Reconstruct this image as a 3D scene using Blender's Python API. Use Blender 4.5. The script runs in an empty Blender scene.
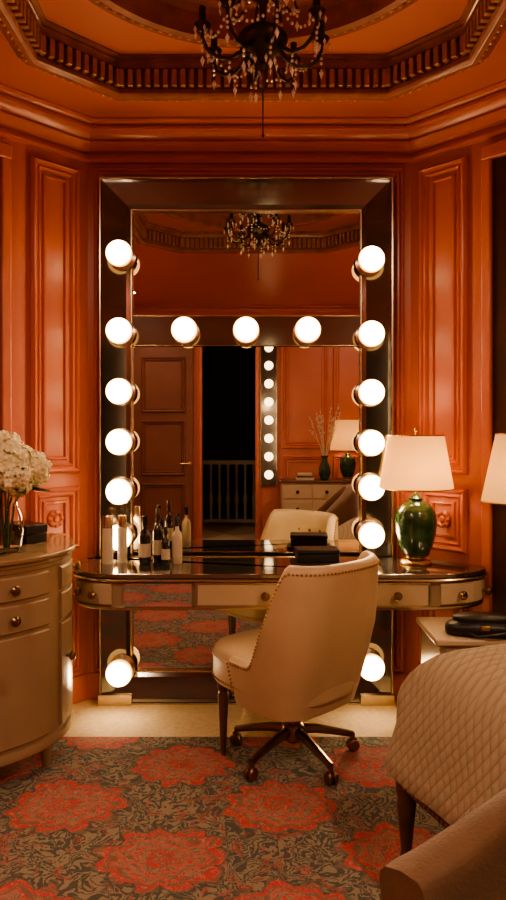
import bpy, bmesh, math, random
from math import sin, cos, pi, radians, sqrt
from mathutils import Matrix, Vector
random.seed(7)
S = bpy.context.scene
COL = S.collection

# ------------------------------------------------------------------ materials
def newmat(name):
    m = bpy.data.materials.new(name); m.use_nodes = True
    nt = m.node_tree
    for n in list(nt.nodes): nt.nodes.remove(n)
    out = nt.nodes.new('ShaderNodeOutputMaterial')
    return m, nt, out

def pmat(name, col, rough=0.5, metal=0.0, noise=0.0, nscale=8, bump=0.0, bscale=60, trans=0.0, coat=0.0, sheen=0.0, ior=1.5):
    m, nt, out = newmat(name)
    b = nt.nodes.new('ShaderNodeBsdfPrincipled')
    nt.links.new(b.outputs[0], out.inputs[0])
    b.inputs['Base Color'].default_value = (*col, 1)
    b.inputs['Roughness'].default_value = rough
    b.inputs['Metallic'].default_value = metal
    b.inputs['IOR'].default_value = ior
    b.inputs['Transmission Weight'].default_value = trans
    b.inputs['Coat Weight'].default_value = coat
    b.inputs['Sheen Weight'].default_value = sheen
    tc = nt.nodes.new('ShaderNodeTexCoord')
    if noise > 0:
        n = nt.nodes.new('ShaderNodeTexNoise'); n.inputs['Scale'].default_value = nscale
        n.inputs['Detail'].default_value = 4
        nt.links.new(tc.outputs['Object'], n.inputs['Vector'])
        r = nt.nodes.new('ShaderNodeValToRGB')
        r.color_ramp.elements[0].position = 0.3; r.color_ramp.elements[1].position = 0.7
        r.color_ramp.elements[0].color = (*[c*(1-noise) for c in col], 1)
        r.color_ramp.elements[1].color = (*[min(1, c*(1+noise)) for c in col], 1)
        nt.links.new(n.outputs['Fac'], r.inputs[0]); nt.links.new(r.outputs[0], b.inputs['Base Color'])
    if bump > 0:
        n = nt.nodes.new('ShaderNodeTexNoise'); n.inputs['Scale'].default_value = bscale
        nt.links.new(tc.outputs['Object'], n.inputs['Vector'])
        bp = nt.nodes.new('ShaderNodeBump'); bp.inputs['Strength'].default_value = bump
        bp.inputs['Distance'].default_value = 0.01
        nt.links.new(n.outputs['Fac'], bp.inputs['Height']); nt.links.new(bp.outputs[0], b.inputs['Normal'])
    return m

def emat(name, col, strength):
    m, nt, out = newmat(name)
    e = nt.nodes.new('ShaderNodeEmission')
    e.inputs[0].default_value = (*col, 1); e.inputs[1].default_value = strength
    nt.links.new(e.outputs[0], out.inputs[0]); return m

WALL = pmat('wall_paint', (0.49, 0.163, 0.120), 0.34, noise=0.06, nscale=3, bump=0.05, bscale=40)
TRIM = pmat('trim_paint', (0.52, 0.175, 0.128), 0.25, noise=0.05, nscale=5)
CEIL = pmat('ceiling_paint', (0.50, 0.160, 0.112), 0.40, noise=0.05, nscale=3)
GILT = pmat('gilded_dentil', (0.46, 0.22, 0.12), 0.3, metal=0.4, noise=0.15, nscale=20)
BROWNTRIM = pmat('glazed_molding', (0.30, 0.115, 0.07), 0.22, noise=0.2, nscale=12)
DOORD = pmat('dark_door_wood', (0.05, 0.018, 0.012), 0.35, noise=0.3, nscale=6)
DOORR = pmat('door_paint', (0.22, 0.085, 0.058), 0.4, noise=0.1, nscale=4)
MIRROR = pmat('mirror_silver', (0.74, 0.71, 0.68), 0.0, metal=1)
STRIP = pmat('smoked_mirror', (0.25, 0.245, 0.235), 0.10, metal=0.93)
DESKTOP = pmat('smoked_glass_top', (0.32, 0.29, 0.26), 0.07, metal=0.9)
SILVER = pmat('champagne_metal', (0.62, 0.54, 0.43), 0.25, metal=1)
BRONZE = pmat('dark_bronze', (0.07, 0.05, 0.035), 0.35, metal=0.8)
GOLD = pmat('antique_gold', (0.5, 0.33, 0.15), 0.3, metal=1)
BGOLD = pmat('bronze_gold', (0.30, 0.20, 0.11), 0.28, metal=1)
CREAM = pmat('cream_lacquer', (0.54, 0.44, 0.30), 0.28, noise=0.05, nscale=5)
CREAM2 = pmat('champagne_lacquer', (0.36, 0.27, 0.18), 0.24, noise=0.06, nscale=5)
CHTOP = pmat('chest_top_lacquer', (0.31, 0.215, 0.135), 0.14, noise=0.06, nscale=5)
CARPET = pmat('plain_carpet', (0.70, 0.56, 0.37), 0.95, noise=0.10, nscale=40, bump=0.4, bscale=300)
WOOD = pmat('walnut', (0.12, 0.06, 0.03), 0.33, noise=0.35, nscale=10)
FAB = pmat('cream_leather', (0.60, 0.465, 0.295), 0.40, noise=0.05, nscale=6, bump=0.12, bscale=90, sheen=0.1)
VELVET = pmat('brown_velvet', (0.165, 0.092, 0.05), 0.7, noise=0.15, nscale=10, bump=0.2, bscale=120, sheen=0.3)
GREEN = pmat('green_ceramic', (0.024, 0.065, 0.024), 0.20, noise=0.55, nscale=14, coat=0.3)
BLACK = pmat('black_leather', (0.012, 0.011, 0.011), 0.35, bump=0.2, bscale=150)
GLASS = pmat('clear_glass', (0.95, 0.97, 0.95), 0.02, trans=1.0, ior=1.45)
CRYSTAL = pmat('crystal', (0.98, 0.90, 0.78), 0.12, trans=0.25, ior=1.9)
PETAL = pmat('hydrangea_petal', (0.90, 0.82, 0.56), 0.6, noise=0.08, nscale=30)
PETAL2 = pmat('hydrangea_core', (0.42, 0.40, 0.22), 0.7, noise=0.2, nscale=40)
LEAF = pmat('leaf_green', (0.05, 0.11, 0.03), 0.5, noise=0.3, nscale=20)
WHITE = pmat('jar_white', (0.62, 0.56, 0.46), 0.25)
BOTTLE = pmat('dark_bottle_glass', (0.015, 0.012, 0.010), 0.08, coat=0.5)
PAPER = pmat('book_pages', (0.55, 0.48, 0.36), 0.8)
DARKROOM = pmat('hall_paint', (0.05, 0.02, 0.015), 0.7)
HALLWHITE = pmat('balustrade_paint', (0.5, 0.42, 0.34), 0.5)
SBULB = emat('small_bulb_glow', (1.0, 0.70, 0.36), 5)

class N:
    def __init__(s, nt): s.nt = nt
    def m(s, op, a, b=None, c=None):
        n = s.nt.nodes.new('ShaderNodeMath'); n.operation = op
        for i, v in enumerate((a, b, c)):
            if v is None: continue
            if isinstance(v, (int, float)): n.inputs[i].default_value = v
            else: s.nt.links.new(v, n.inputs[i])
        return n.outputs[0]
    def mix(s, f, a, b):
        n = s.nt.nodes.new('ShaderNodeMix'); n.data_type = 'RGBA'
        for i, v in ((0, f), (6, a), (7, b)):
            if isinstance(v, tuple): n.inputs[i].default_value = (*v, 1)
            elif isinstance(v, (int, float)): n.inputs[i].default_value = v
            else: s.nt.links.new(v, n.inputs[i])
        return n.outputs[2]
    def step(s, v, lo, hi):
        n = s.nt.nodes.new('ShaderNodeMapRange'); n.interpolation_type = 'SMOOTHSTEP'
        s.nt.links.new(v, n.inputs[0]); n.inputs[1].default_value = lo; n.inputs[2].default_value = hi
        return n.outputs[0]
    def noise(s, vec, scale, detail=3, dist=0.0):
        n = s.nt.nodes.new('ShaderNodeTexNoise'); n.inputs['Scale'].default_value = scale
        n.inputs['Detail'].default_value = detail; n.inputs['Distortion'].default_value = dist
        s.nt.links.new(vec, n.inputs['Vector']); return n

def bulbmat():
    # frosted globe: hot at the tip (filament side), dimmer and more amber toward the socket
    m, nt, out = newmat('frosted_globe_bulb'); g = N(nt)
    tc = nt.nodes.new('ShaderNodeTexCoord'); sp = nt.nodes.new('ShaderNodeSeparateXYZ')
    nt.links.new(tc.outputs['Object'], sp.inputs[0])
    f = g.m('POWER', g.step(g.m('MULTIPLY', sp.outputs[1], -1.0), .150, .212), 1.5)
    c = g.mix(f, (1.0, 0.50, 0.15), (1.0, 0.74, 0.42))
    s_ = g.m('ADD', g.m('MULTIPLY', f, 46.0), 1.5)
    e = nt.nodes.new('ShaderNodeEmission'); nt.links.new(c, e.inputs[0]); nt.links.new(s_, e.inputs[1])
    nt.links.new(e.outputs[0], out.inputs[0]); return m
BULB = bulbmat()

def shademat():
    m, nt, out = newmat('lamp_shade_linen')
    d = nt.nodes.new('ShaderNodeBsdfDiffuse'); d.inputs[0].default_value = (0.56, 0.36, 0.15, 1)
    t = nt.nodes.new('ShaderNodeBsdfTranslucent'); t.inputs[0].default_value = (0.74, 0.43, 0.14, 1)
    mx = nt.nodes.new('ShaderNodeMixShader'); mx.inputs[0].default_value = 0.5
    e = nt.nodes.new('ShaderNodeEmission'); e.inputs[0].default_value = (1, 0.58, 0.22, 1); e.inputs[1].default_value = 0.28  # slight self-glow added to the linen to boost the bulb's light
    a = nt.nodes.new('ShaderNodeAddShader')
    nt.links.new(d.outputs[0], mx.inputs[1]); nt.links.new(t.outputs[0], mx.inputs[2])
    nt.links.new(mx.outputs[0], a.inputs[0]); nt.links.new(e.outputs[0], a.inputs[1])
    nt.links.new(a.outputs[0], out.inputs[0]); return m
SHADE = shademat()

def rugmat():
    m, nt, out = newmat('floral_carpet')
    b = nt.nodes.new('ShaderNodeBsdfPrincipled'); b.inputs['Roughness'].default_value = 0.95
    nt.links.new(b.outputs[0], out.inputs[0])
    g = N(nt)
    tc = nt.nodes.new('ShaderNodeTexCoord'); ob = tc.outputs['Object']
    def warp(vec, scale, amt, detail=2):
        n1 = g.noise(vec, scale, detail)
        sub = nt.nodes.new('ShaderNodeVectorMath'); sub.operation = 'SUBTRACT'; sub.inputs[1].default_value = (.5, .5, .5)
        nt.links.new(n1.outputs['Color'], sub.inputs[0])
        sc = nt.nodes.new('ShaderNodeVectorMath'); sc.operation = 'SCALE'; sc.inputs['Scale'].default_value = amt
        nt.links.new(sub.outputs[0], sc.inputs[0])
        ad = nt.nodes.new('ShaderNodeVectorMath'); ad.operation = 'ADD'
        nt.links.new(vec, ad.inputs[0]); nt.links.new(sc.outputs[0], ad.inputs[1]); return ad.outputs[0]
    wv = warp(warp(ob, 5, .09), 20, .055, 3)
    sp = nt.nodes.new('ShaderNodeSeparateXYZ'); nt.links.new(wv, sp.inputs[0])
    X, Y = sp.outputs[0], sp.outputs[1]
    def lattice(cx, cy):
        dx = g.m('WRAP', g.m('SUBTRACT', X, cx), 0.4, -0.4)
        dy = g.m('WRAP', g.m('SUBTRACT', Y, cy), 0.31, -0.31)
        dy = g.m('MULTIPLY', dy, 1.2)
        r = g.m('SQRT', g.m('ADD', g.m('MULTIPLY', dx, dx), g.m('MULTIPLY', dy, dy)))
        th = g.m('ARCTAN2', dy, dx)
        pet = g.m('ABSOLUTE', g.m('COSINE', g.m('MULTIPLY', th, 5.5)))
        rr = g.m('DIVIDE', r, g.m('ADD', g.m('MULTIPLY', pet, 0.24), 0.84))
        mask = g.m('SUBTRACT', 1.0, g.step(rr, 0.202, 0.210))
        th2 = g.m('ABSOLUTE', g.m('COSINE', g.m('ADD', g.m('MULTIPLY', th, 3.5), 0.6)))
        rings = g.m('SINE', g.m('ADD', g.m('MULTIPLY', r, 130.0), g.m('MULTIPLY', g.m('ADD', pet, th2), -2.8)))
        return mask, rings, rr
    mA, rA, qA = lattice(0.1, 2.55)
    mB, rB, qB = lattice(-0.3, 2.86)
    mask = g.m('MAXIMUM', mA, mB)
    ring = g.m('ADD', g.m('MULTIPLY', rA, mA), g.m('MULTIPLY', rB, mB))
    q = g.m('MINIMUM', qA, qB)
    # damask ground of scrolling leaves
    n2 = g.noise(wv, 8, 2, 2.2)
    sw = g.m('SINE', g.m('MULTIPLY', n2.outputs['Fac'], 44.0))
    bgm = g.step(sw, -0.2, 0.3)
    bg = g.mix(bgm, (0.082, 0.092, 0.085), (0.32, 0.265, 0.195))
    n3 = g.noise(ob, 10, 3, 1.8)
    fl = g.step(n3.outputs['Fac'], 0.58, 0.61)
    fw = g.step(g.m('SINE', g.m('MULTIPLY', n3.outputs['Fac'], 95.0)), -.3, .3)
    bg = g.mix(g.m('MULTIPLY', fl, 0.75), bg, g.mix(fw, (0.20, 0.07, 0.065), (0.48, 0.16, 0.145)))
    # medallions
    rm = g.step(ring, -0.45, 0.1)
    red = g.mix(rm, (0.24, 0.135, 0.105), (0.60, 0.070, 0.090))
    n4 = g.noise(wv, 17, 3, 1.5)
    vein = g.step(g.m('ABSOLUTE', g.m('SINE', g.m('MULTIPLY', n4.outputs['Fac'], 24.0))), 0.05, 0.42)
    red = g.mix(vein, (0.52, 0.27, 0.22), red)
    inner = g.m('MULTIPLY', g.step(q, 0.05, 0.065), g.m('SUBTRACT', 1.0, g.step(q, 0.140, 0.155)))
    n6 = g.step(g.m('SINE', g.m('MULTIPLY', n2.outputs['Fac'], 66.0)), -.2, .3)
    red = g.mix(g.m('MULTIPLY', g.m('MULTIPLY', inner, n6), 0.7), red, (0.36, 0.27, 0.20))
    halo = g.m('SUBTRACT', 1.0, g.step(q, 0.218, 0.228))
    bg = g.mix(g.m('MULTIPLY', halo, 0.6), bg, (0.085, 0.092, 0.082))
    colr = g.mix(mask, bg, red)
    n5 = g.noise(ob, 260, 2)
    colr = g.mix(g.m('MULTIPLY', n5.outputs['Fac'], 0.35), colr, (0.15, 0.12, 0.095))
    nt.links.new(colr, b.inputs['Base Color'])
    bp = nt.nodes.new('ShaderNodeBump'); bp.inputs['Strength'].default_value = 0.5; bp.inputs['Distance'].default_value = 0.004
    nt.links.new(n5.outputs['Fac'], bp.inputs['Height']); nt.links.new(bp.outputs[0], b.inputs['Normal'])
    return m
RUG = rugmat()

def quiltmat():
    m, nt, out = newmat('quilted_coverlet')
    b = nt.nodes.new('ShaderNodeBsdfPrincipled'); b.inputs['Roughness'].default_value = 0.8
    b.inputs['Sheen Weight'].default_value = 0.1
    nt.links.new(b.outputs[0], out.inputs[0]); g = N(nt)
    tc = nt.nodes.new('ShaderNodeTexCoord')
    sp = nt.nodes.new('ShaderNodeSeparateXYZ'); nt.links.new(tc.outputs['Object'], sp.inputs[0])
    X, Y, Z = sp.outputs
    a = g.m('SUBTRACT', X, Z)
    s1 = g.m('ABSOLUTE', g.m('SINE', g.m('MULTIPLY', g.m('ADD', a, Y), pi/0.034)))
    s2 = g.m('ABSOLUTE', g.m('SINE', g.m('MULTIPLY', g.m('SUBTRACT', a, Y), pi/0.034)))
    h = g.m('POWER', g.m('MULTIPLY', s1, s2), 0.4)
    nz = g.noise(tc.outputs['Object'], 60, 3)
    h = g.m('ADD', h, g.m('MULTIPLY', nz.outputs['Fac'], .5))
    colr = g.mix(g.step(h, 0.3, 1.1), (0.31, 0.24, 0.16), (0.41, 0.325, 0.225))
    nt.links.new(colr, b.inputs['Base Color'])
    bp = nt.nodes.new('ShaderNodeBump'); bp.inputs['Strength'].default_value = 0.65; bp.inputs['Distance'].default_value = 0.005
    nt.links.new(h, bp.inputs['Height']); nt.links.new(bp.outputs[0], b.inputs['Normal'])
    return m
QUILT = quiltmat()

# ------------------------------------------------------------------ mesh builder
def empty(name, loc=(0, 0, 0), rz=0.0):
    e = bpy.data.objects.new(name, None); COL.objects.link(e)
    e.location = loc; e.rotation_euler = (0, 0, rz); e.empty_display_size = 0.1
    return e

class MB:
    def __init__(s): s.v = []; s.f = []
    def add(s, vs, fs, M=None):
        o = len(s.v)
        for p in vs:
            p = Vector(p)
            s.v.append(tuple(M @ p) if M else tuple(p))
        s.f += [tuple(i+o for i in f) for f in fs]
        return s
    def box(s, x0, x1, y0, y1, z0, z1, M=None):
        v = [(x, y, z) for z in (z0, z1) for y in (y0, y1) for x in (x0, x1)]
        f = [(0, 2, 3, 1), (4, 5, 7, 6), (0, 1, 5, 4), (2, 6, 7, 3), (0, 4, 6, 2), (1, 3, 7, 5)]
        return s.add(v, f, M)
    def lathe(s, prof, n=24, M=None, cap=True):
        vs = []; fs = []
        for r, z in prof:
            for i in range(n):
                a = 2*pi*i/n; vs.append((r*cos(a), r*sin(a), z))
        for j in range(len(prof)-1):
            for i in range(n):
                k = (i+1) % n
                fs.append((j*n+i, j*n+k, (j+1)*n+k, (j+1)*n+i))
        if cap:
            if prof[0][0] > 1e-5: fs.append(tuple(reversed(range(n))))
            if prof[-1][0] > 1e-5: fs.append(tuple(range((len(prof)-1)*n, len(prof)*n)))
        return s.add(vs, fs, M)
    def sphere(s, c, r, n=12, sc=(1, 1, 1)):
        pr = [(max(1e-4, r*sin(pi*j/(n//2+2))), -r*cos(pi*j/(n//2+2))) for j in range(n//2+3)]
        M = Matrix.Translation(c) @ Matrix.Diagonal((*sc, 1))
        return s.lathe(pr, n, M)
    def tube(s, pts, r, n=8, M=None, cap=True):
        pts = [Vector(p) for p in pts]; m = len(pts)
        rs = r if isinstance(r, (list, tuple)) else [r]*m
        vs = []; up = None
        for i, p in enumerate(pts):
            t = (pts[min(i+1, m-1)]-pts[max(i-1, 0)]).normalized()
            if up is None:
                up = Vector((0, 0, 1)) if abs(t.z) < 0.9 else Vector((1, 0, 0))
            a = (up - t*up.dot(t)).normalized(); b = t.cross(a); up = a
            for k in range(n):
                th = 2*pi*k/n; vs.append(p + (a*cos(th)+b*sin(th))*rs[i])
        fs = []
        for i in range(m-1):
            for k in range(n):
                l = (k+1) % n; fs.append((i*n+k, i*n+l, (i+1)*n+l, (i+1)*n+k))
        if cap: fs.append(tuple(reversed(range(n)))); fs.append(tuple(range((m-1)*n, m*n)))
        return s.add(vs, fs, M)
    def ring(s, u0, u1, z0, z1, prof, M=None):
        vs = []; fs = []
        for i, o in prof:
            vs += [(u0+i, -o, z0+i), (u1-i, -o, z0+i), (u1-i, -o, z1-i), (u0+i, -o, z1-i)]
        for j in range(len(prof)-1):
            for k in range(4):
                l = (k+1) % 4; fs.append((j*4+k, j*4+l, (j+1)*4+l, (j+1)*4+k))
        return s.add(vs, fs, M)
    def sweep(s, pts, prof, closed=True, M=None):
        m = len(pts); P = [Vector(p) for p in pts]; nor = []
        for i in range(m):
            d1 = (P[i]-P[i-1]).normalized() if (closed or i > 0) else None
            d2 = (P[(i+1) % m]-P[i]).normalized() if (closed or i < m-1) else None
            if d1 is None: d1 = d2
            if d2 is None: d2 = d1
            n1 = Vector((d1.y, -d1.x)); n2 = Vector((d2.y, -d2.x)); b = (n1+n2).normalized()
            nor.append(b / max(0.3, b.dot(n1)))
        vs = []; fs = []; k = len(prof)
        for i in range(m):
            for o, z in prof:
                q = P[i]+nor[i]*o; vs.append((q.x, q.y, z))
        for i in range(m if closed else m-1):
            j = (i+1) % m
            for a in range(k-1): fs.append((i*k+a, j*k+a, j*k+a+1, i*k+a+1))
        if not closed:
            fs.append(tuple(range(k))); fs.append(tuple(reversed(range((m-1)*k, m*k))))
        return s.add(vs, fs, M)
    def prism(s, pts, z0, z1, M=None):
        n = len(pts)
        vs = [(p[0], p[1], z0) for p in pts]+[(p[0], p[1], z1) for p in pts]
        fs = [tuple(reversed(range(n))), tuple(range(n, 2*n))]+[(i, (i+1) % n, n+(i+1) % n, n+i) for i in range(n)]
        return s.add(vs, fs, M)
    def obj(s, name, mat, parent=None, smooth=True, bevel=0.0, recalc=True, ang=38):
        me = bpy.data.meshes.new(name); me.from_pydata(s.v, [], s.f); me.update()
        if recalc:
            bm = bmesh.new(); bm.from_mesh(me); bmesh.ops.recalc_face_normals(bm, faces=bm.faces); bm.to_mesh(me); bm.free()
        me.materials.append(mat)
        if smooth:
            for p in me.polygons: p.use_smooth = True
            me.set_sharp_from_angle(angle=radians(ang))
        o = bpy.data.objects.new(name, me); COL.objects.link(o)
        if parent: o.parent = parent
        if bevel > 0:
            b = o.modifiers.new('bevel', 'BEVEL'); b.width = bevel; b.segments = 3; b.limit_method = 'ANGLE'; b.angle_limit = radians(40)
        return o

T = Matrix.Translation
def RX(a): return Matrix.Rotation(a, 4, 'X')
def RY(a): return Matrix.Rotation(a, 4, 'Y')
def RZ(a): return Matrix.Rotation(a, 4, 'Z')

def fill_with_hole(name, outer, inner, z, mat, parent=None):
    bm = bmesh.new(); es = []
    for loop in (outer, inner):
        vs = [bm.verts.new((p[0], p[1], z)) for p in loop]
        for i in range(len(vs)): es.append(bm.edges.new((vs[i], vs[(i+1) % len(vs)])))
    bmesh.ops.triangle_fill(bm, use_beauty=True, use_dissolve=False, edges=es)
    me = bpy.data.meshes.new(name); bm.to_mesh(me); bm.free(); me.materials.append(mat)
    o = bpy.data.objects.new(name, me); COL.objects.link(o)
    if parent: o.parent = parent
    return o

# ------------------------------------------------------------------ room
A = (-.87, 3.6); B = (.83, 3.6); C = (1.73, 2.7); D = (1.73, -1.6); E = (-1.77, -1.6); F = (-1.77, 2.7)
POLY = [A, B, C, D, E, F]
def wallM(P, Q):
    d = (Vector(Q)-Vector(P)); L = d.length; d.normalize()
    inn = Vector((d.y, -d.x)); outw = -inn
    M = Matrix(((d.x, outw.x, 0, P[0]), (d.y, outw.y, 0, P[1]), (0, 0, 1, 0), (0, 0, 0, 1)))
    return M, L
MOLD = [(0, 0), (0, .014), (.006, .025), (.014, .031), (.022, .026), (.028, .013), (.036, .013), (.042, .020), (.048, .013), (.052, 0)]
MOLD2 = [(0, 0), (0.006, .011), (.016, .014), (.02, 0)]
segs = {'wall_back': (A, B), 'wall_back_right': (B, C), 'wall_right': (C, D), 'wall_left': (E, F), 'wall_back_left': (F, A)}
tn = 0
def panel(mb, u0, u1, z0, z1, M):
    mb.ring(u0, u1, z0, z1, MOLD, M)
    w = min(u1-u0, z1-z0)
    if w > 0.17:
        mb.ring(u0+.066, u1-.066, z0+.066, z1-.066, MOLD2, M)
for nm, (P, Q) in segs.items():
    M, L = wallM(P, Q)
    MB().box(-.04, L+.04, 0, .1, 0, 3.3, M).obj(nm, WALL, smooth=False)
    tm = MB(); tn += 1
    if nm == 'wall_back':
        tm.ring(.035, L-.035, .14, 2.79, MOLD, M)
    elif nm in ('wall_back_right', 'wall_back_left'):
        if nm == 'wall_back_right': f = lambda a, b: (a, b)
        else: f = lambda a, b: (L-b, L-a)
        a, b = f(.055, .325)
        for z0, z1 in ((1.19, 2.76), (.80, 1.12), (.16, .73)): panel(tm, a, b, z0, z1, M)
        c = (a+b)/2
        tm.lathe([(.045, 0), (.045, .012), (.03, .02), (.018, .012), (.012, .024), (.001, .026)], 16, M @ T((c, 0, .96)) @ RX(pi/2))
        for k in range(8):
            th = k*pi/4
            tm.sphere(M @ Vector((c+.034*cos(th), -.014, .96+.034*sin(th))), .011, 8)
    elif nm in ('wall_right', 'wall_left'):
        n = 5; w = (L-.2)/n
        for i in range(n):
            for z0, z1 in ((1.19, 2.76), (.16, 1.1)): panel(tm, .1+i*w+.06, .1+(i+1)*w-.06, z0, z1, M)
    tm.obj('trim_%d' % tn, TRIM, ang=25)
M, L = wallM(D, E)
def ux(x): return 1.73-x
mb = MB()
mb.box(-.04, ux(.03), 0, .1, 0, 3.3, M); mb.box(ux(-.65), L+.04, 0, .1, 0, 3.3, M); mb.box(ux(.03), ux(-.65), 0, .1, 2.5, 3.3, M)
mb.obj('wall_rear', WALL, smooth=False)
tm = MB()
for x1, x0 in ((1.62, 1.02), (.96, .36)):
    for z0, z1 in ((1.19, 2.76), (.16, 1.1)): panel(tm, ux(x1), ux(x0), z0, z1, M)
tm.sweep([(ux(.03), 0), (ux(.03), 2.5), (ux(-.65), 2.5), (ux(-.65), 0)], [(0, 0), (0, .03), (-.03, .035), (-.07, .02), (-.08, 0)], closed=False,
         M=M @ Matrix(((1, 0, 0, 0), (0, 0, -1, 0), (0, 1, 0, 0), (0, 0, 0, 1))))
tm.obj('trim_6', TRIM, ang=25)
dr = empty('door_1', (0, 0, 0))
MB().box(ux(-.76), ux(-1.52), -.035, 0, 0.0, 2.48, M).obj('leaf', DOORR, dr, bevel=.004)
dm = MB()
for z0, z1 in ((.15, .75), (.85, 1.55), (1.65, 2.35)): dm.ring(ux(-.86), ux(-1.42), z0, z1, [(a, b+.035) for a, b in MOLD], M)
dm.obj('leaf_moldings', DOORR, dr, ang=25)
hd = MB(); hd.lathe([(.025, 0), (.025, .01), (.01, .015), (.01, .05), (.001, .055)], 14, M @ T((ux(-.80), -.035, 1.0)) @ RX(pi/2))
hd.tube([M @ Vector((ux(-.80), -.08, 1.0)), M @ Vector((ux(-.92), -.08, 1.0))], .008)
hd.obj('handle', GOLD, dr)
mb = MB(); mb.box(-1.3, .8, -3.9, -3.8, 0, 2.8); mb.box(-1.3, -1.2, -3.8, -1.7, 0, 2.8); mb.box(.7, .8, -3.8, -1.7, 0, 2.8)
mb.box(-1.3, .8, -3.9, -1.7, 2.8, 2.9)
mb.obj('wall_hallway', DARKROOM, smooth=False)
bl = empty('balustrade', (0, -3.0, 0))
mb = MB(); mb.box(-1.2, .7, -.03, .03, .92, .98); mb.box(-1.2, .7, -.025, .025, .06, .11)
for i in range(15):
    mb.lathe([(.02, 0), (.02, .2), (.032, .3), (.014, .42), (.018, .5), (.014, .6), (.022, .82)], 10, T((-1.13+i*.127, 0, .11)))
for x in (-1.17, .67): mb.box(x-.03, x+.03, -.03, .03, 0, 1.0)
mb.obj('rail', HALLWHITE, bl)
def angdoor(name, P, Q, flip, e0):
    M, L = wallM(P, Q); d = empty(name)
    f = (lambda a: L-a) if flip else (lambda a: a)
    def bx(m, a, b, y0, y1, z0, z1):
        a, b = sorted((f(a), f(b))); m.box(a, b, y0, y1, z0, z1, M)
    m = MB(); bx(m, e0, e0+.05, -.04, 0, 0, 2.76); bx(m, 1.17, 1.225, -.04, 0, 0, 2.76); bx(m, e0, 1.225, -.045, 0, 2.70, 2.77)
    m.obj('casing', TRIM, d, bevel=.008)
    m = MB(); bx(m, e0+.05, 1.17, -.02, 0, 0, 2.70); m.obj('leaf', DOORD, d)
    m = MB(); a, b = sorted((f(.60), f(1.08)))
    for z0, z1 in ((.2, 1.0), (1.1, 2.55)): m.ring(a, b, z0, z1, [(i, o+.02) for i, o in MOLD], M)
    m.obj('moldings', DOORD, d, ang=25)
    m = MB(); m.lathe([(.02, 0), (.02, .01), (.008, .015), (.008, .04), (.024, .05), (.024, .065), (.001, .075)], 14, M @ T((f(1.12), -.02, 1.0)) @ RX(pi/2)); m.obj('knob', GOLD, d)
angdoor('door_2', B, C, False, .41)
angdoor('door_3', F, A, True, .435)

mb = MB(); mb.sweep(POLY[:4], [(0, 0), (.022, 0), (.022, .09), (.014, .11), (.010, .13), (0, .135)], closed=False); mb.obj('baseboard_right', TRIM, ang=25)
mb = MB(); mb.sweep([POLY[4], POLY[5], POLY[0]], [(0, 0), (.022, 0), (.022, .09), (.014, .11), (.010, .13), (0, .135)], closed=False); mb.obj('baseboard_left', TRIM, ang=25)
mb = MB(); mb.sweep(POLY, [(0, 2.81), (.022, 2.81), (.028, 2.825), (.022, 2.842), (.008, 2.846), (.008, 2.862), (.034, 2.866), (.040, 2.88), (.052, 2.893), (.057, 2.905), (.042, 2.908), (.05, 2.92), (.085, 2.945), (.105, 2.95), (.105, 2.965), (.092, 2.968), (.11, 2.985), (.13, 2.99), (.13, 3.0)])
mb.obj('cornice', TRIM, ang=25)
MB().box(-1.9, 1.9, -4.0, 3.75, -.1, 0).obj('floor', CARPET, smooth=False)
MB().prism([(-1.72, -1.5), (1.68, -1.5), (1.68, 2.66), (1.22, 3.12), (-1.26, 3.12), (-1.72, 2.66)], 0.0, .010).obj('patterned_rug', RUG, smooth=False)

# ceiling
cg = empty('ceiling')
OCT = [(-.62, 3.15), (.62, 3.15), (.91, 2.86), (.91, 1.54), (.62, 1.25), (-.62, 1.25), (-.91, 1.54), (-.91, 2.86)]
fill_with_hole('soffit', [(-.99, 3.7), (.95, 3.7), (1.83, 2.8), (1.83, -1.7), (-1.87, -1.7), (-1.87, 2.8)], OCT, 3.0, CEIL, cg)
mb = MB()
mb.sweep(OCT, [(-.085, 3.0), (-.085, 2.985), (-.070, 2.975), (-.062, 2.962), (-.045, 2.955), (-.045, 2.948), (-.028, 2.940), (-.008, 2.940), (.004, 2.948), (.010, 2.956), (.010, 2.972), (.000, 2.976), (.000, 3.062), (.018, 3.066), (.03, 3.085), (.036, 3.088), (.036, 3.098), (.055, 3.103), (.055, 3.115)])
mb.obj('octagon_molding', BROWNTRIM, cg, ang=25)
mb = MB(); be = MB()
for i in range(8):
    p = Vector(OCT[i]); q = Vector(OCT[(i+1) % 8]); d = q-p; L = d.length; d.normalize(); n = Vector((d.y, -d.x))
    k = int(L/.040)
    for j in range(k):
        c = p+d*(L*(j+.5)/k)
        Mx = Matrix(((d.x, -n.x, 0, c.x), (d.y, -n.y, 0, c.y), (0, 0, 1, 0), (0, 0, 0, 1)))
        mb.box(-.012, .012, -.034, 0, 2.980, 3.056, Mx)
        be.sphere((Mx @ Vector((0, .035, 2.948))), .011, 8)
mb.obj('dentils', GILT, cg, smooth=False, bevel=.004)
be.obj('beads', GILT, cg)
CC = (0.0, 2.22)
def circ(r, n=72): return [(CC[0]+r*cos(-2*pi*i/n), CC[1]+r*sin(-2*pi*i/n)) for i in range(n)]
fill_with_hole('tray', [(x*1.08, 2.2+(y-2.2)*1.08) for x, y in OCT], circ(.72), 3.11, CEIL, cg)
mb = MB()
mb.sweep(circ(.72), [(-.075, 3.11), (-.075, 3.10), (-.06, 3.080), (-.04, 3.080), (-.03, 3.092), (-.02, 3.07), (0, 3.06), (.02, 3.07), (.025, 3.10), (.03, 3.16), (.05, 3.18), (.08, 3.185), (.10, 3.2), (.10, 3.22)])
mb.obj('round_molding', BROWNTRIM, cg, ang=25)
be = MB()
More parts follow.
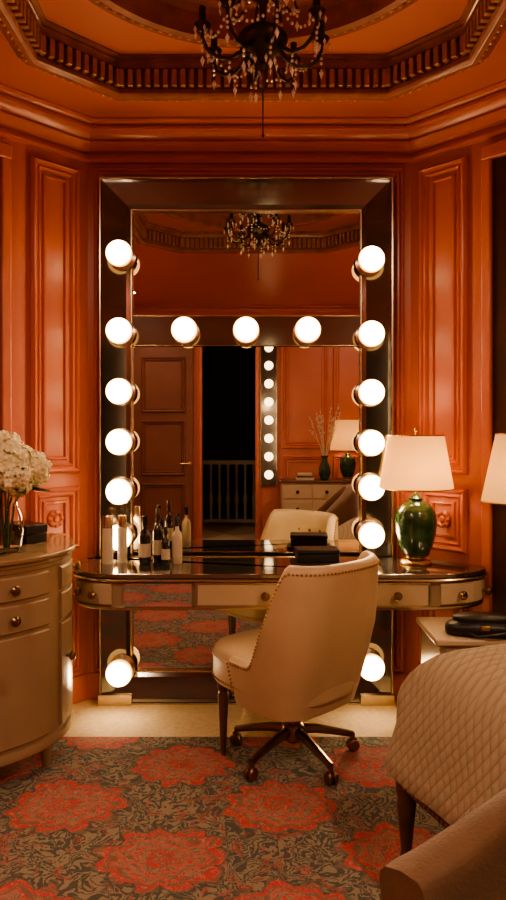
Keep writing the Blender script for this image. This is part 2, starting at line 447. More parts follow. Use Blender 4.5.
for i in range(110):
    a = 2*pi*i/110; be.sphere((CC[0]+.745*cos(a), CC[1]+.745*sin(a), 3.084), .014, 8)
be.obj('round_beads', GILT, cg)
mb = MB(); mb.lathe([(.64, 3.215), (.5, 3.23), (.44, 3.205), (.40, 3.205), (.36, 3.23), (.001, 3.24)], 72, T((*CC, 0)), cap=False); mb.obj('dome', CEIL, cg, ang=25)
mb = MB(); mb.lathe([(.24, 3.24), (.24, 3.225), (.17, 3.21), (.12, 3.22), (.09, 3.20), (.001, 3.195)], 32, T((*CC, 0))); mb.obj('medallion', BROWNTRIM, cg, ang=25)
for i, (x, y, en) in enumerate(((1.40, .75, 24), (-1.40, .75, 21), (1.40, -.7, 7), (-1.40, -.7, 7))):  # added fill lights in invented ceiling fixtures, placed outside the mirror's view
    d = empty('added_fill_light' if i == 0 else 'added_fill_light.%03d' % i, (x, y, 3.0))
    MB().lathe([(.075, 0), (.075, -.008), (.055, -.008), (.055, 0)], 24, cap=False).obj('bezel', SILVER, d)
    l = bpy.data.lights.new('lamp', 'AREA'); l.shape = 'DISK'; l.size = .11; l.energy = en; l.color = (1, .73, .47)
    lo = bpy.data.objects.new('lamp', l); COL.objects.link(lo); lo.parent = d; lo.location = (0, 0, -.004)

# ------------------------------------------------------------------ vanity mirror
vm = empty('vanity_mirror', (-.035, 3.6, 0))
W = .755; HT = 2.71; SW = .165
MB().box(-W, W, -.03, 0, 0.0, HT).obj('backing', BRONZE, vm, smooth=False)
MB().box(-W+SW-.01, W-SW+.01, -.038, -.03, .06, HT-SW+.01).obj('mirror_glass', MIRROR, vm, smooth=False)
mb = MB(); mb.ring(-W, W, 0.0, HT, [(.012, .03), (.012, .086), (.026, .084), (SW-.030, .066), (SW-.010, .056), (SW-.010, .03)])
mb.box(-W+SW, W-SW, -.056, -.035, 1.846, 2.003)
mb.obj('mirrored_frame', STRIP, vm, smooth=False)
mb = MB(); mb.ring(-W, W, 0.0, HT, [(0, .0), (0, .092), (.009, .092), (.012, .05)])
mb.ring(-W, W, 0.0, HT, [(SW-.009, .05), (SW-.009, .062), (SW, .062), (SW, .03)])
for z in (1.846, 1.999): mb.box(-W+SW, W-SW, -.062, -.035, z, z+.004)
for sx in (-1, 1):
    mb.box(sx*(W-SW/2)-SW/2-.004, sx*(W-SW/2)+SW/2+.004, -.105, -.03, 0, .055)
mb.obj('metal_edging', SILVER, vm, bevel=.002)
GL = MB(); SK = MB()
def bulb(x, z, y=-.072):
    Mx = T((x, y, z)) @ RX(pi/2)
    SK.lathe([(.068, -.004), (.070, .005), (.058, .010), (.048, .014), (.048, .030), (.042, .034)], 24, Mx)
    GL.lathe([(.034, .030), (.048, .040)]+[(.066*cos(t), .080+.062*sin(t)) for t in [radians(a) for a in range(-36, 90, 9)]]+[(.0005, .142)], 28, Mx)
bz = [2.30, 1.91, 1.605, 1.35, 1.10, .87, .185]
bz2 = [2.27, 1.895, 1.60, 1.345, 1.12, .88, .215]
for z in bz: bulb(-.640, z)
for z in bz2: bulb(.632, z)
for x in (-.312, -.0, .312): bulb(x, 1.916, -.066)
SK.obj('bulb_sockets', SILVER, vm); GL.obj('globe_bulbs', BULB, vm)

# ------------------------------------------------------------------ vanity desk
vd = empty('vanity_desk', (0, 0, 0))
def arc(cx, cy, rx, ry, a0, a1, n=10): return [(cx+rx*cos(radians(a0+(a1-a0)*i/n)), cy+ry*sin(radians(a0+(a1-a0)*i/n))) for i in range(n+1)]
front = arc(-.60, 3.27, .250, .20, 180, 270)+arc(.80, 3.27, .305, .20, 270, 358)
top = [(-.835, 3.46), (-.80, 3.490)]+front+[(.93, 3.42), (.86, 3.490)]
MB().prism(top, .740, .762).obj('glass_top', DESKTOP, vd, bevel=.004)
def inset(pts, d):
    m = MB(); m.sweep(pts, [(d, 0)], closed=True); return [(v[0], v[1]) for v in m.v]
mb = MB(); mb.sweep(top, [(.004, .738), (.008, .733), (.004, .727), (-.01, .725), (-.01, .740)]); mb.sweep(top, [(-.012, .597), (-.008, .603), (-.008, .611), (-.016, .613)]); mb.obj('metal_banding', SILVER, vd)
MB().prism(inset(top, -.018), .599, .740).obj('carcass', CREAM2, vd)
dl = MB(); kn = MB()
def strip(a, b):
    dl.sweep(front[a:b+1], [(-.018, .620), (-.008, .620), (-.004, .624), (-.004, .712), (-.008, .716), (-.018, .716)], closed=False)
strip(1, 5); strip(5, 9)
n0 = 11
strip(n0+1, n0+5); strip(n0+5, n0+9)
def fbox(a, b, m): m.box(a, b, 3.074, 3.09, .620, .716)
fbox(-.25, .17, dl); fbox(.19, .48, dl); fbox(.50, .79, dl)
dl.obj('drawer_fronts', CREAM, vd, bevel=.003)
mm = MB(); mm.box(-.58, -.275, 3.068, 3.09, .616, .720); mm.obj('mirrored_panel', MIRROR, vd)
mm = MB()
for a, b in ((-.25, .17), (.19, .48), (.50, .79)):
    mm.ring(a-.007, b+.007, .614, .722, [(0, -.004), (0, .004), (.007, .004), (.007, -.004)], T((0, 3.074, 0)))
mm.obj('drawer_trim', SILVER, vd)
def knob(m, p, d, s=1.0):
    d = Vector((*d, 0)).normalized(); q = Vector((0, 0, 1)).rotation_difference(d).to_matrix().to_4x4()
    m.lathe([(.006*s, 0), (.006*s, .012*s), (.016*s, .018*s), (.018*s, .026*s), (.012*s, .034*s), (.001, .036*s)], 14, T(p) @ q)
for x in (.055, .335, .645): knob(kn, (x, 3.074, .667), (0, -1), 1.15)
for i in (3, 7, n0+3, n0+7):
    p = Vector(front[i]); t = (Vector(front[i+1])-Vector(front[i-1])).normalized(); nn = (t.y, -t.x)
    knob(kn, (p.x, p.y, .667), nn, 1.15)
kn.obj('knobs', BGOLD, vd)
mb = MB()
for x in (-.70, .70):
    mb.prism([(3.49, .602), (3.36, .602), (3.44, .57), (3.49, .50)], x-.012, x+.012, Matrix(((0, 0, 1, 0), (1, 0, 0, 0), (0, 1, 0, 0), (0, 0, 0, 1))))
mb.obj('brackets', BRONZE, vd)

# ------------------------------------------------------------------ upholstered chairs
def sup(phi, rx, ry, n):
    c, s_ = cos(phi), sin(phi)
    k = (abs(c/rx)**n+abs(s_/ry)**n)**(-1/n); return k*c, k*s_
def smooth01(t): t = max(0, min(1, t)); return t*t*(3-2*t)
def shell(rx, ry, zb, hback, harm, phimax, p0, p1, thick, tilt, nx=2.4, seg=72, taper=.12, pw=1.0):
    vs = []; fs = []; K = 0; edge = []
    for i in range(seg+1):
        ph = -phimax+2*phimax*i/seg
        t = smooth01((abs(ph)-p0)/(p1-p0))**pw; H = hback*(1-t)+harm*t
        cx, cy = sup(pi+ph, rx, ry, nx)
        d = Vector((cx, cy)).normalized()
        sec = [(0, zb)]+[(.004, zb+(H-zb)*k) for k in (.12, .25, .4, .55, .7, .85, .93)]+[(0.0, H-.012), (-.012, H), (-.5*thick, H+.006), (-thick+.01, H), (-thick, H-.015)]+[(-thick, zb+(H-zb)*k) for k in (.9, .8, .68, .55, .42, .3)]+[(-thick, zb)]
        K = len(sec)
        for o, z in sec:
            tz = max(0, (z-zb)/(hback-zb)); back = -tilt*(tz**1.3)*max(0, .25+.75*cos(ph))
            q = Vector((cx, cy))+d*(o+.02*sin(pi*min(1, tz)))
            q = q*(1-taper+taper*min(1, tz*1.8))
            vs.append((q.x+back, q.y, z))
        edge.append(vs[-K+8])
    for i in range(seg):
        for j in range(K):
            l = (j+1) % K; fs.append((i*K+j, i*K+l, (i+1)*K+l, (i+1)*K+j))
    fs.append(tuple(range(K))); fs.append(tuple(reversed(range(seg*K, (seg+1)*K))))
    ends = [[vs[j] for j in range(1, 9)], [vs[seg*K+j] for j in range(1, 9)]]
    return vs, fs, [Vector(e) for e in edge], ends
def cushion(rx, ry, n, z0, z1, crown, cx=0.0, rnd=.035, seg=56):
    vs = []; fs = []
    prof = [(0.0, z0), (.80, z0), (.985, z0+.006), (1.0, z0+rnd*.6), (1.0, z1-rnd)]+[(1-rnd/rx*(1-cos(a)), z1-rnd+rnd*sin(a)) for a in (.5, 1.0, 1.4)]+[(.75, z1+crown*.5), (.5, z1+crown*.8), (.25, z1+crown), (0.0, z1+crown)]
    for k, z in prof:
        for i in range(seg):
            x, y = sup(2*pi*i/seg, rx, ry, n); vs.append((cx+x*max(k, .001), y*max(k, .001), z))
    for j in range(len(prof)-1):
        for i in range(seg):
            l = (i+1) % seg; fs.append((j*seg+i, j*seg+l, (j+1)*seg+l, (j+1)*seg+i))
    return vs, fs
def along(pts, step):
    out = []; acc = 0
    for i in range(len(pts)-1):
        a = Vector(pts[i]); b = Vector(pts[i+1]); L = (b-a).length; t = -acc
        while t+step <= L: t += step; out.append(a.lerp(b, t/L))
        acc = L-t
    return out

ROT = 133
sc = empty('swivel_chair', (.172, 2.93, .010), radians(ROT))
vs, fs, edge, ends = shell(.245, .275, .26, .875, .46, radians(112), radians(60), radians(90), .05, .10, 3.4, pw=.75)
MB().add(vs, fs).obj('upholstered_back', FAB, sc, ang=60)
SX, SY, SCX = .305, .255, .055
vs, fs = cushion(SX, SY, 2.9, .31, .465, .025, cx=SCX)
MB().add(vs, fs).obj('seat', FAB, sc, ang=60)
mb = MB()
mb.tube([(SCX+1.003*sup(2*pi*i/60, SX, SY, 2.9)[0], 1.003*sup(2*pi*i/60, SX, SY, 2.9)[1], .425) for i in range(61)], .005, 6)
mb.obj('seat_piping', FAB, sc)
nl = MB()
for p in along(edge, .017): nl.sphere((p.x*1.012, p.y*1.012, p.z-.012), .0050, 6)
for e in ends:
    for p in along(e, .017): nl.sphere((p[0]*1.01, p[1]*1.02, p[2]), .0050, 6)
low = [(SCX+1.005*sup(2*pi*i/80, SX, SY, 2.9)[0], 1.005*sup(2*pi*i/80, SX, SY, 2.9)[1], .335) for i in range(81)]
for p in along(low, .018):
    if p.x > -.05: nl.sphere(p, .0045, 6)
nl.obj('nailheads', GOLD, sc)
bt = MB()
for r, zz in enumerate((.58, .67, .76)):
    for k in range(-2, 3):
        yy = (k+(.5 if r % 2 else 0))*.085
        if abs(yy) > .19: continue
        tz = (zz-.26)/.61
        bt.sphere((-.245+.052-.10*tz**1.3-.012, yy, zz), .010, 8)
bt.obj('tufting_buttons', BGOLD, sc)
mb = MB(); mb.lathe([(.11, .31), (.11, .30), (.05, .285), (.034, .27), (.034, .15), (.045, .14), (.05, .12), (.05, .085), (.03, .07)], 20)
for k in range(5):
    a = radians(12+72*k)-radians(ROT)
    P = [Vector((cos(a)*r, sin(a)*r, z)) for r, z in ((.03, .118), (.10, .112), (.18, .095), (.27, .072))]
    mb.tube(P, [.023, .020, .017, .014], 8)
    mb.tube([(cos(a)*.27, sin(a)*.27, .08), (cos(a)*.27, sin(a)*.27, .045)], .009, 8)
mb.obj('star_base', BGOLD, sc)
cs = MB()
for k in range(5):
    a = radians(12+72*k)-radians(ROT); c = Vector((cos(a)*.27, sin(a)*.27, .026))
    for s_ in (-1, 1):
        q = c+Vector((-sin(a), cos(a), 0))*(s_*.012)
        cs.lathe([(.001, -.008), (.022, -.008), (.026, -.004), (.026, .004), (.022, .008), (.001, .008)], 16, T(q) @ RZ(a) @ RX(pi/2))
    cs.box(-.016, .016, -.004, .004, .0, .03, T(c) @ RZ(a))
cs.obj('casters', BGOLD, sc)
lg = MB()
for x, y in ((.22, .205), (.22, -.205)): lg.lathe([(.011, 0), (.013, .02), (.018, .15), (.025, .26), (.020, .275), (.027, .29), (.027, .315)], 12, T((x, y, 0)))
lg.obj('front_legs', WOOD, sc)

# foreground tub armchair
ac = empty('tub_armchair', (.525, 1.09, .010), radians(183))
vs, fs, edge, ends = shell(.34, .34, .14, .92, .54, radians(134), radians(15), radians(125), .095, .05, 2.4)
MB().add(vs, fs).obj('upholstered_back', VELVET, ac, ang=60)
vs, fs = cushion(.30, .265, 3.2, .16, .45, .03, cx=.04)
MB().add(vs, fs).obj('seat', VELVET, ac, ang=60)
lg = MB()
for x, y in ((.22, .2), (.22, -.2), (-.2, .2), (-.2, -.2)): lg.lathe([(.012, 0), (.022, .17)], 12, T((x, y, 0)))
lg.obj('legs', WOOD, ac)

# ------------------------------------------------------------------ bow-front chest
ch = empty('bow_front_chest', (-1.315, 3.035, .0), radians(-45))
a_, b_ = .44, .53
def bow(k=1.0, add=0.0, n=40, e=2.3, a0=-90, a1=90):
    return [sup(radians(a0+(a1-a0)*i/n), b_+add, a_+add, e) for i in range(n+1)]
bowc = bow()
MB().prism(bowc, .11, .865).obj('carcass', CREAM2, ch)
mb = MB(); mb.prism(bow(add=.028), .885, .905); mb.prism(bow(add=.016), .865, .885); mb.obj('top', CHTOP, ch, bevel=.006)
mb = MB(); mb.sweep(bowc, [(.0, .11), (.010, .115), (.014, .13), (.008, .15), (0, .155)], closed=False); mb.sweep(bowc, [(0, .845), (.01, .85), (.014, .866), (0, .866)], closed=False)
mb.obj('moldings', CREAM2, ch)
dr_ = MB(); kb = MB()
for (i0, i1, zs, kk) in ((1, 9, [(.17, .60), (.615, .725), (.74, .835)], 0), (10, 24, [(.615, .725), (.74, .835)], 0), (10, 17, [(.17, .60)], 1), (17, 24, [(.17, .60)], -1), (26, 39, [(.17, .60), (.615, .725), (.74, .835)], 0)):
    for z0, z1 in zs:
        dr_.sweep(bowc[i0:i1+1], [(0, z0), (.008, z0), (.014, z0+.006), (.014, z1-.006), (.008, z1), (0, z1)], closed=False)
        im = (i0+i1)//2
        if kk == 1: ks = [(i1-1, .48)]
        elif kk == -1: ks = [(i0+1, .48)]
        elif z1-z0 > .3: ks = [(i0+1 if i0 > 20 else i1-1, .45)]
        elif i0 == 10: ks = [(i0+4, None), (i1-4, None)]
        else: ks = [(im, None)]
        for ik, kz in ks:
            p = Vector(bowc[ik]); t = (Vector(bowc[ik+1])-Vector(bowc[ik-1])).normalized()
            nn = (t.y, -t.x)
            knob(kb, (p.x+nn[0]*.013, p.y+nn[1]*.013, kz or (z0+z1)/2), nn, 1.15)
dr_.obj('drawer_fronts', CREAM2, ch, ang=25); kb.obj('knobs', BGOLD, ch)
lg = MB()
for ik in (1, 10, 25, 39):
    p = bowc[ik]; lg.lathe([(.014, .0), (.017, .02), (.022, .06), (.032, .11), (.034, .13)], 12, T((p[0]*.93, p[1]*.93, .010 if ik != 39 else 0)))
lg.obj('feet', CREAM2, ch)

# vase with hydrangeas
fv = empty('hydrangea_vase', (-1.010, 2.80, .905))
MB().lathe([(.034, 0), (.050, .004), (.062, .03), (.070, .09), (.064, .15), (.048, .19), (.044, .215), (.054, .25), (.050, .25), (.040, .215), (.044, .19), (.060, .15), (.066, .09), (.057, .03), (.034, .014), (.001, .012)], 28, cap=False).obj('vase', GLASS, fv)
st = MB(); heads = [((.03, -.03, .37), .088), ((-.08, .0, .36), .085), ((.100, .02, .345), .070), ((.02, .08, .35), .075), ((-.03, -.09, .33), .075), ((.065, -.07, .31), .065), ((-.02, .03, .42), .075)]
for (c, r) in heads: st.tube([(c[0]*.1, c[1]*.1, .02), (c[0]*.3, c[1]*.3, .20), (c[0], c[1], c[2]-.03)], .004, 6)
st.obj('stems', LEAF, fv)
pt = MB(); pc = MB()
for (c, r) in heads:
    pc.sphere(c, r*.74, 14)
    for k in range(130):
        z = 1-2*(k+.5)/130; ph = k*2.39996; q = Vector((sqrt(1-z*z)*cos(ph), sqrt(1-z*z)*sin(ph), z))
        q = (q+Vector((random.uniform(-.1, .1), random.uniform(-.1, .1), random.uniform(-.1, .1)))).normalized()
        tl = (q+Vector((random.uniform(-.4, .4), random.uniform(-.4, .4), random.uniform(-.4, .4)))).normalized()
        R = Vector((0, 0, 1)).rotation_difference(tl).to_matrix().to_4x4() @ RZ(random.random()*6)
        Mx = T(Vector(c)+q*(r*random.uniform(.82, 1.04))) @ R
        s_ = r*random.uniform(.17, .23)
        for j in range(4):
            pt.add([(0, 0, 0), (s_*.7, -s_*.6, s_*.30), (s_*1.3, -s_*.3, s_*.15), (s_*1.3, s_*.3, s_*.15), (s_*.7, s_*.6, s_*.30)], [(0, 1, 2, 3, 4)], Mx @ RZ(j*pi/2))
pc.obj('bloom_cores', PETAL2, fv); pt.obj('blooms', PETAL, fv, smooth=False, recalc=False)
lf = MB()
for k in range(9):
    a = k*.75+.2; d = Vector((cos(a), sin(a), 0)); s_ = Vector((-sin(a), cos(a), 0)); b0 = Vector((0, 0, .25))
    p = [b0+d*.03, b0+d*.10+s_*.038+Vector((0, 0, .02)), b0+d*.19+Vector((0, 0, .0)), b0+d*.10-s_*.038+Vector((0, 0, .02)), b0+d*.10+Vector((0, 0, .008))]
    lf.add(p, [(0, 1, 4), (1, 2, 4), (2, 3, 4), (3, 0, 4)])
lf.obj('leaves', LEAF, fv, smooth=False, recalc=False)
bk = empty('black_box', (-1.03, 3.10, .905), radians(-38))
mb = MB(); mb.box(-.085, .085, -.055, .055, 0, .04); mb.obj('base', BLACK, bk, bevel=.004)
mb = MB(); mb.box(-.088, .088, -.058, .058, .042, .082); mb.obj('lid', BLACK, bk, bevel=.006)
MB().box(-.012, .012, -.062, -.057, .03, .052).obj('clasp', GOLD, bk)

# ------------------------------------------------------------------ lamps
def lamp(name, loc, body, bmat, foot, rs, zs, watts, lz):
    L_ = empty(name, loc)
    MB().lathe(body, 32).obj('body', bmat, L_)
    MB().lathe(foot, 32).obj('foot', GOLD, L_)
    (r0, r1), (z0, z1) = rs, zs
    MB().lathe([(r0, z0), (r1, z1)], 48, cap=False).obj('shade', SHADE, L_, recalc=False)
    m = MB()
    for r, z in ((r0, z0), (r1, z1)):
        m.tube([(r*cos(2*pi*i/48), r*sin(2*pi*i/48), z) for i in range(49)], .003, 6)
    zt = z1-.02
    m.tube([(0, 0, body[-1][1]-.01), (0, 0, z1+.02)], .004, 8)
    for k in range(3):
        a = k*2*pi/3; m.tube([(0, 0, zt), (r1*.97*cos(a), r1*.97*sin(a), zt+.015)], .002, 6)
    m.sphere((0, 0, z1+.028), .010, 10)
    m.obj('harp', GOLD, L_)
    l = bpy.data.lights.new('bulb', 'POINT'); l.energy = watts; l.shadow_soft_size = .035; l.color = (1, .66, .35)
    lo = bpy.data.objects.new('bulb', l); COL.objects.link(lo); lo.parent = L_; lo.location = (.02, -.02, lz)
    return L_
GB = [(.045, .03), (.062, .04), (.082, .09), (.097, .15), (.101, .20), (.094, .25), (.07, .285), (.04, .30), (.03, .305), (.034, .315), (.02, .325), (.012, .34)]
GF = [(.075, 0), (.078, .008), (.07, .018), (.05, .026), (.048, .034)]
lamp('table_lamp', (.795, 3.34, .762), GB, GREEN, GF, (.18, .135), (.365, .62), 2.2, .45)
BB = [(.03, .02), (.025, .05), (.05, .10), (.055, .14), (.03, .20), (.016, .24), (.024, .26), (.012, .28), (.010, .33)]
e = lamp('table_lamp.001', (1.155, 2.93, .572), BB, BRONZE, [(.07, 0), (.07, .01), (.05, .02), (.03, .024)], (.17, .11), (.53, .82), 2.0, .63)
MB().lathe([(.010, .30), (.010, .60)], 10).obj('stem', BRONZE, e)

# ------------------------------------------------------------------ desk-top items
def bottle(name, x, y, h, r, mat, capmat, neck=True):
    e = empty(name, (x, y, .762))
    if neck:
        MB().lathe([(r*.9, 0), (r, .005), (r, h*.58), (r*.8, h*.66), (r*.38, h*.72), (r*.36, h*.82)], 20).obj('glass', mat, e)
        MB().lathe([(r*.44, h*.80), (r*.46, h*.81), (r*.46, h), (r*.4, h+.002)], 16).obj('cap', capmat, e)
        MB().lathe([(r*1.01, h*.15), (r*1.02, h*.16), (r*1.02, h*.42), (r*1.01, h*.43)], 20, cap=False).obj('label', PAPER, e)
    else:
        MB().lathe([(r*.95, 0), (r, .005), (r, h*.72), (r*.9, h*.75)], 20).obj('body', mat, e)
        MB().lathe([(r*.92, h*.75), (r*.92, h*.98), (r*.86, h)], 20).obj('cap', capmat, e)
bottle('cosmetic_bottle', -.705, 3.32, .23, .027, WHITE, SILVER, False)
bottle('cosmetic_bottle.001', -.640, 3.35, .23, .024, WHITE, SILVER, False)
bottle('perfume_bottle', -.525, 3.32, .23, .029, BOTTLE, BLACK)
bottle('perfume_bottle.001', -.465, 3.35, .26, .026, BOTTLE, BRONZE)
bottle('perfume_bottle.002', -.420, 3.29, .18, .021, BOTTLE, BLACK)
bottle('perfume_bottle.003', -.370, 3.33, .225, .025, PAPER, BLACK)
bs = empty('black_tray_box', (.31, 3.33, .762), radians(4))
MB().box(-.12, .12, -.075, .075, 0, .012).obj('tray', BLACK, bs, bevel=.003)
MB().box(-.10, .10, -.06, .06, .012, .052).obj('box', BLACK, bs, bevel=.004)
MB().box(-.103, .103, -.063, .063, .054, .074).obj('lid', BLACK, bs, bevel=.004)

# ------------------------------------------------------------------ nightstand + bag
ns = empty('nightstand', (1.04, 2.90, 0), 0)
MB().box(-.31, .27, -.18, .17, .545, .572).obj('top', CREAM, ns, bevel=.008)
MB().box(-.29, .25, -.16, .155, .20, .545).obj('carcass', CREAM2, ns, bevel=.004)
mb = MB(); mb.box(-.27, .23, -.168, -.158, .39, .53); mb.box(-.27, .23, -.168, -.158, .22, .37); mb.obj('drawer_fronts', CREAM2, ns, bevel=.003)
mb = MB(); knob(mb, (-.02, -.168, .46), (0, -1)); knob(mb, (-.02, -.168, .295), (0, -1)); mb.obj('knobs', BGOLD, ns)
mb = MB()
for x in (-.26, .22):
    for y in (-.13, .125): mb.lathe([(.014, .0), (.022, .20)], 12, T((x, y, .010)))
mb.obj('legs', WOOD, ns)
hb = empty('handbag', (.94, 2.80, .572), radians(-8))
vs, fs = cushion(.150, .065, 2.6, .0, .05, .022, rnd=.025); MB().add(vs, fs).obj('body', BLACK, hb, ang=60)
vs, fs = cushion(.12, .05, 2.4, .052, .078, .012, rnd=.012); MB().add(vs, fs).obj('flap', BLACK, hb, ang=60)
mb = MB(); mb.tube([(.12*cos(t)+.03, -.045+.03*cos(t*2)-.02, .01+.02*abs(sin(t*1.5))) for t in [i*pi/16 for i in range(17)]], .006, 8); mb.obj('strap', BLACK, hb)
MB().box(-.018, .018, -.066, -.05, .03, .05).obj('clasp', GOLD, hb, bevel=.003)

# ------------------------------------------------------------------ bed
bd = empty('bed', (.450, 2.18, 0), radians(20))
def rrect(x0, x1, y0, y1, r, off=0.0, n=8):
    pts = []
    for cx, cy, a0 in ((x1-r, y0+r, -90), (x1-r, y1-r, 0), (x0+r, y1-r, 90), (x0+r, y0+r, 180)):
        for i in range(n+1):
            a = radians(a0+90*i/n); pts.append((cx+(r+off)*cos(a), cy+(r+off)*sin(a)))
    out = []
    for i in range(len(pts)):
        a = Vector(pts[i]); b = Vector(pts[(i+1) % len(pts)]); L = (b-a).length; k = max(1, int(L/.03))
        for j in range(k): out.append(tuple(a.lerp(b, j/k)))
    return out
bx = (0.0, 1.10, -.74, .06)
base = rrect(*bx, .10, 0.0)
n = len(base)
prof = [(-.30, .745), (-.22, .738), (-.165, .720), (-.120, .695), (-.086, .662), (-.060, .626), (-.040, .585), (-.024, .545), (-.008, .505), (.004, .465), (.018, .42), (.032, .38), (.044, .345), (.040, .338), (.02, .345)]
vs = []; fs = []; nb = []
for i in range(n):
    t = (Vector(base[(i+1) % n])-Vector(base[i-1])).normalized(); nb.append(Vector((t.y, -t.x)))
for o, z in prof:
    for i in range(n):
        p = Vector(base[i])
        if o < 0: q = Vector((max(bx[0]-o, min(bx[1]+o, p.x)), max(bx[2]-o, min(bx[3]+o, p.y))))
        else: q = p+nb[i]*o
        fl = max(0, (.56-z)/.23)
        q = q+nb[i]*(.008*fl*sin(i*.45)+.006*fl*sin(i*.23+1))
        vs.append((q.x, q.y, z+(.005*sin(i*.31)*fl if z < .5 else 0)))
for j in range(len(prof)-1):
    for i in range(n):
        l = (i+1) % n; fs.append((j*n+i, j*n+l, (j+1)*n+l, (j+1)*n+i))
fs.append(tuple(range(n)))
MB().add(vs, fs).obj('quilted_coverlet', QUILT, bd, ang=60)
mb = MB(); mb.box(.03, 1.07, -.71, .03, .25, .40); mb.obj('frame', WOOD, bd, bevel=.008)
mb = MB(); mb.box(.022, 1.07, -.715, .035, .262, .345); mb.obj('upholstered_rail', VELVET, bd, bevel=.01)
mb = MB()
for p in along([(.0205, -.71, .275), (.0205, .03, .275)], .022): mb.sphere(p, .006, 6)
for p in along([(.03, -.716, .275), (1.05, -.716, .275)], .022): mb.sphere(p, .006, 6)
mb.obj('nailheads', GOLD, bd)
mb = MB()
for x, y in ((.045, .0), (.045, -.68), (1.03, .0), (1.03, -.68)):
    mb.lathe([(.018, .0), (.021, .03), (.017, .05), (.024, .12), (.032, .20), (.028, .22), (.034, .235), (.034, .27)], 14, T((x, y, .010)))
mb.obj('legs', WOOD, bd)
mb = MB(); mb.box(1.12, 1.165, -.76, .08, .01, 1.12); mb.obj('headboard', VELVET, bd, bevel=.02)

# ------------------------------------------------------------------ chandelier
cd = empty('chandelier', (.035, 2.42, .035))
mb = MB()
mb.lathe([(.001, 3.170), (.05, 3.165), (.055, 3.155), (.02, 3.14), (.008, 3.12)], 20)
mb.lathe([(.006, 3.16), (.006, 2.98), (.018, 2.965), (.012, 2.94), (.03, 2.92), (.034, 2.90), (.014, 2.88), (.012, 2.82), (.026, 2.80), (.060, 2.785), (.086, 2.765), (.090, 2.75), (.078, 2.725), (.05, 2.70), (.024, 2.685), (.012, 2.67), (.018, 2.655), (.010, 2.64), (.003, 2.625), (.0025, 2.42), (.006, 2.415), (.001, 2.405)], 24)
cr = MB()
def crystal(p, s_):
    p = Vector(p)
    v = [p+Vector((0, 0, s_*1.1))]+[p+Vector((s_*.55*cos(a), s_*.55*sin(a), 0)) for a in [k*pi/3 for k in range(6)]]+[p-Vector((0, 0, s_*1.6))]
    cr.add(v, [(0, 1+k, 1+(k+1) % 6) for k in range(6)]+[(7, 1+(k+1) % 6, 1+k) for k in range(6)])
def strand(p, n, s_=.009):
    for k in range(n): cr.sphere((p[0], p[1], p[2]-k*.018), .0058, 6)
    crystal((p[0], p[1], p[2]-n*.018-.016), s_*1.7)
NA = 8
for k in range(NA):
    a = k*2*pi/NA+.2; d = Vector((cos(a), sin(a), 0))
    P = [(.05, 2.745), (.08, 2.70), (.12, 2.672), (.165, 2.675), (.20, 2.70), (.215, 2.735), (.215, 2.765)]
    mb.tube([d*r+Vector((0, 0, z)) for r, z in P], [.008, .008, .007, .007, .007, .007, .007], 8)
    P = [(.03, 2.90), (.07, 2.935), (.11, 2.92), (.125, 2.88), (.10, 2.86), (.085, 2.88)]
    mb.tube([d*r+Vector((0, 0, z)) for r, z in P], .005, 6)
    Mx = T(d*.215)
    mb.lathe([(.006, 2.755), (.022, 2.765), (.030, 2.78), (.028, 2.783), (.013, 2.778), (.013, 2.84), (.010, 2.843)], 14, Mx)
    for j, (r, z) in enumerate(((.12, 2.66), (.215, 2.745))):
        strand(d*r+Vector((0, 0, z)), (2, 4)[j])
    for th in range(5):
        b = th*2*pi/5; q = d*.215+Vector((cos(b)*.03, sin(b)*.03, 2.768)); crystal(q-Vector((0, 0, .012)), .011)
    strand(d*.125+Vector((0, 0, 2.87)), 2)
    d2 = Vector((cos(a+pi/8), sin(a+pi/8), 0))
    for th in range(9):
        t = (th+.5)/9; e2 = Vector((cos(a+2*pi/NA), sin(a+2*pi/NA), 0)); p = (d*(1-t)+e2*t)*.21; cr.sphere((p.x, p.y, 2.76-.055*sin(pi*t)), .0055, 6)
    for th in range(8):
        t = th/7; r = .03+.10*t; z = 2.98-.11*sin(pi*t*.5)-.03*sin(pi*t); cr.sphere(tuple(d*r+Vector((0, 0, z))), .006, 6)
    for t in (.055, .085): strand(d2*t+Vector((0, 0, 3.01)), 2, .009)
    crystal(d*.05+Vector((0, 0, 2.665)), .012); crystal(d*.03+Vector((0, 0, 2.985)), .014)
mb.lathe([(.085, 3.005), (.09, 3.01), (.085, 3.02), (.078, 3.02), (.078, 3.005), (.085, 3.005)], 24)
for k in range(4):
    a = k*pi/2; mb.tube([(0.0, 0.0, 3.0), (.08*cos(a), .08*sin(a), 3.012)], .003, 6)
mb.obj('frame', BRONZE, cd, ang=50)
cr.obj('crystals', CRYSTAL, cd, smooth=False)

# ------------------------------------------------------------------ rear furniture seen in mirror
ct = empty('console_table', (.89, -1.33, 0))
mb = MB(); mb.box(-.56, .56, -.23, .24, .785, .81); mb.obj('top', WOOD, ct, bevel=.004)
mb = MB(); mb.box(-.54, .54, -.21, .22, .12, .785); mb.obj('carcass', CREAM, ct, bevel=.004)
mb = MB()
for i in range(3):
    for z0, z1 in ((.60, .76), (.38, .57), (.15, .35)): mb.box(-.52+i*.35, -.19+i*.35, .22, .232, z0, z1)
mb.obj('drawer_fronts', CREAM, ct, bevel=.003)
mb = MB()
for i in range(3):
    for z in (.68, .475, .25): knob(mb, (-.355+i*.35, .232, z), (0, 1), 1.2)
mb.obj('knobs', BRONZE, ct)
mb = MB()
for x in (-.5, .5):
    for y in (-.13, .18): mb.lathe([(.018, 0), (.028, .12)], 12, T((x, y, .010)))
mb.obj('legs', WOOD, ct)
lamp('table_lamp.002', (1.17, -1.33, .81), GB, GREEN, GF, (.22, .15), (.365, .74), 4, .50)
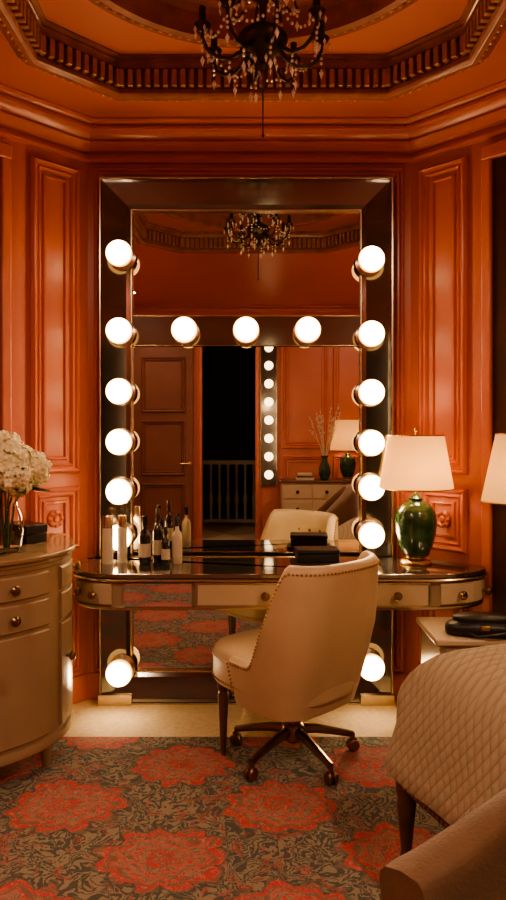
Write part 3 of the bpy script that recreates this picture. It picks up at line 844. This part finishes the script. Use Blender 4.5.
bv = empty('branch_vase', (.88, -1.28, .81))
MB().lathe([(.03, 0), (.05, .01), (.075, .08), (.07, .16), (.04, .22), (.035, .27), (.05, .30), (.042, .30), (.028, .27)], 20).obj('vase', GREEN, bv)
mb = MB()
for k in range(16):
    a = k*.9; r = .10+.11*random.random(); h = .60+.35*random.random()
    P = [(0, 0, .2), (cos(a)*r*.3, sin(a)*r*.3, .42), (cos(a)*r, sin(a)*r*.6, h)]
    mb.tube(P, [.005, .004, .003], 5)
    for j in range(7):
        t = .4+.09*j; q = Vector(P[1]).lerp(Vector(P[2]), t); mb.sphere(q+Vector((random.uniform(-.02, .02), 0, random.uniform(-.02, .02))), .011, 6)
mb.obj('branches', PAPER, bv)
b2 = empty('book_stack', (.64, -1.32, .81))
zz = 0
for i, (w, d, h) in enumerate(((.22, .16, .03), (.2, .15, .025), (.17, .13, .03))):
    MB().box(-w/2, w/2, -d/2, d/2, zz, zz+h).obj('book_%d' % (i+1), (PAPER, WOOD, PAPER)[i], b2, bevel=.002); zz += h
sm = empty('lighted_strip_mirror', (.20, -1.6, 0))
MB().box(-.10, .10, 0, .04, .72, 2.60).obj('panel', STRIP, sm)
mb = MB(); g2 = MB()
for i in range(8):
    z = .86+i*.23; Mx = T((0, .04, z)) @ RX(-pi/2)
    mb.lathe([(.05, 0), (.05, .006), (.03, .012), (.03, .03)], 16, Mx); g2.sphere((0, .095, z), .055, 16)
for x in (-.104, .098): mb.box(x, x+.006, 0, .046, .72, 2.60)
mb.obj('sockets', SILVER, sm); g2.obj('globe_bulbs', SBULB, sm)

# ------------------------------------------------------------------ world, camera
w = bpy.data.worlds.new('world'); S.world = w; w.use_nodes = True
w.node_tree.nodes['Background'].inputs[0].default_value = (.02, .012, .008, 1)
cam = bpy.data.cameras.new('camera'); co = bpy.data.objects.new('camera', cam); COL.objects.link(co)
co.location = (0, 0, 1.4); co.rotation_euler = (pi/2, 0, 0)
cam.sensor_fit = 'VERTICAL'; cam.sensor_height = 36; cam.sensor_width = 36; cam.lens = 36*684/900; cam.shift_y = -.02
cam.clip_start = .02
S.camera = co
S.view_settings.view_transform = 'AgX'
S.view_settings.look = 'AgX - Medium High Contrast'
S.view_settings.exposure = 0.5
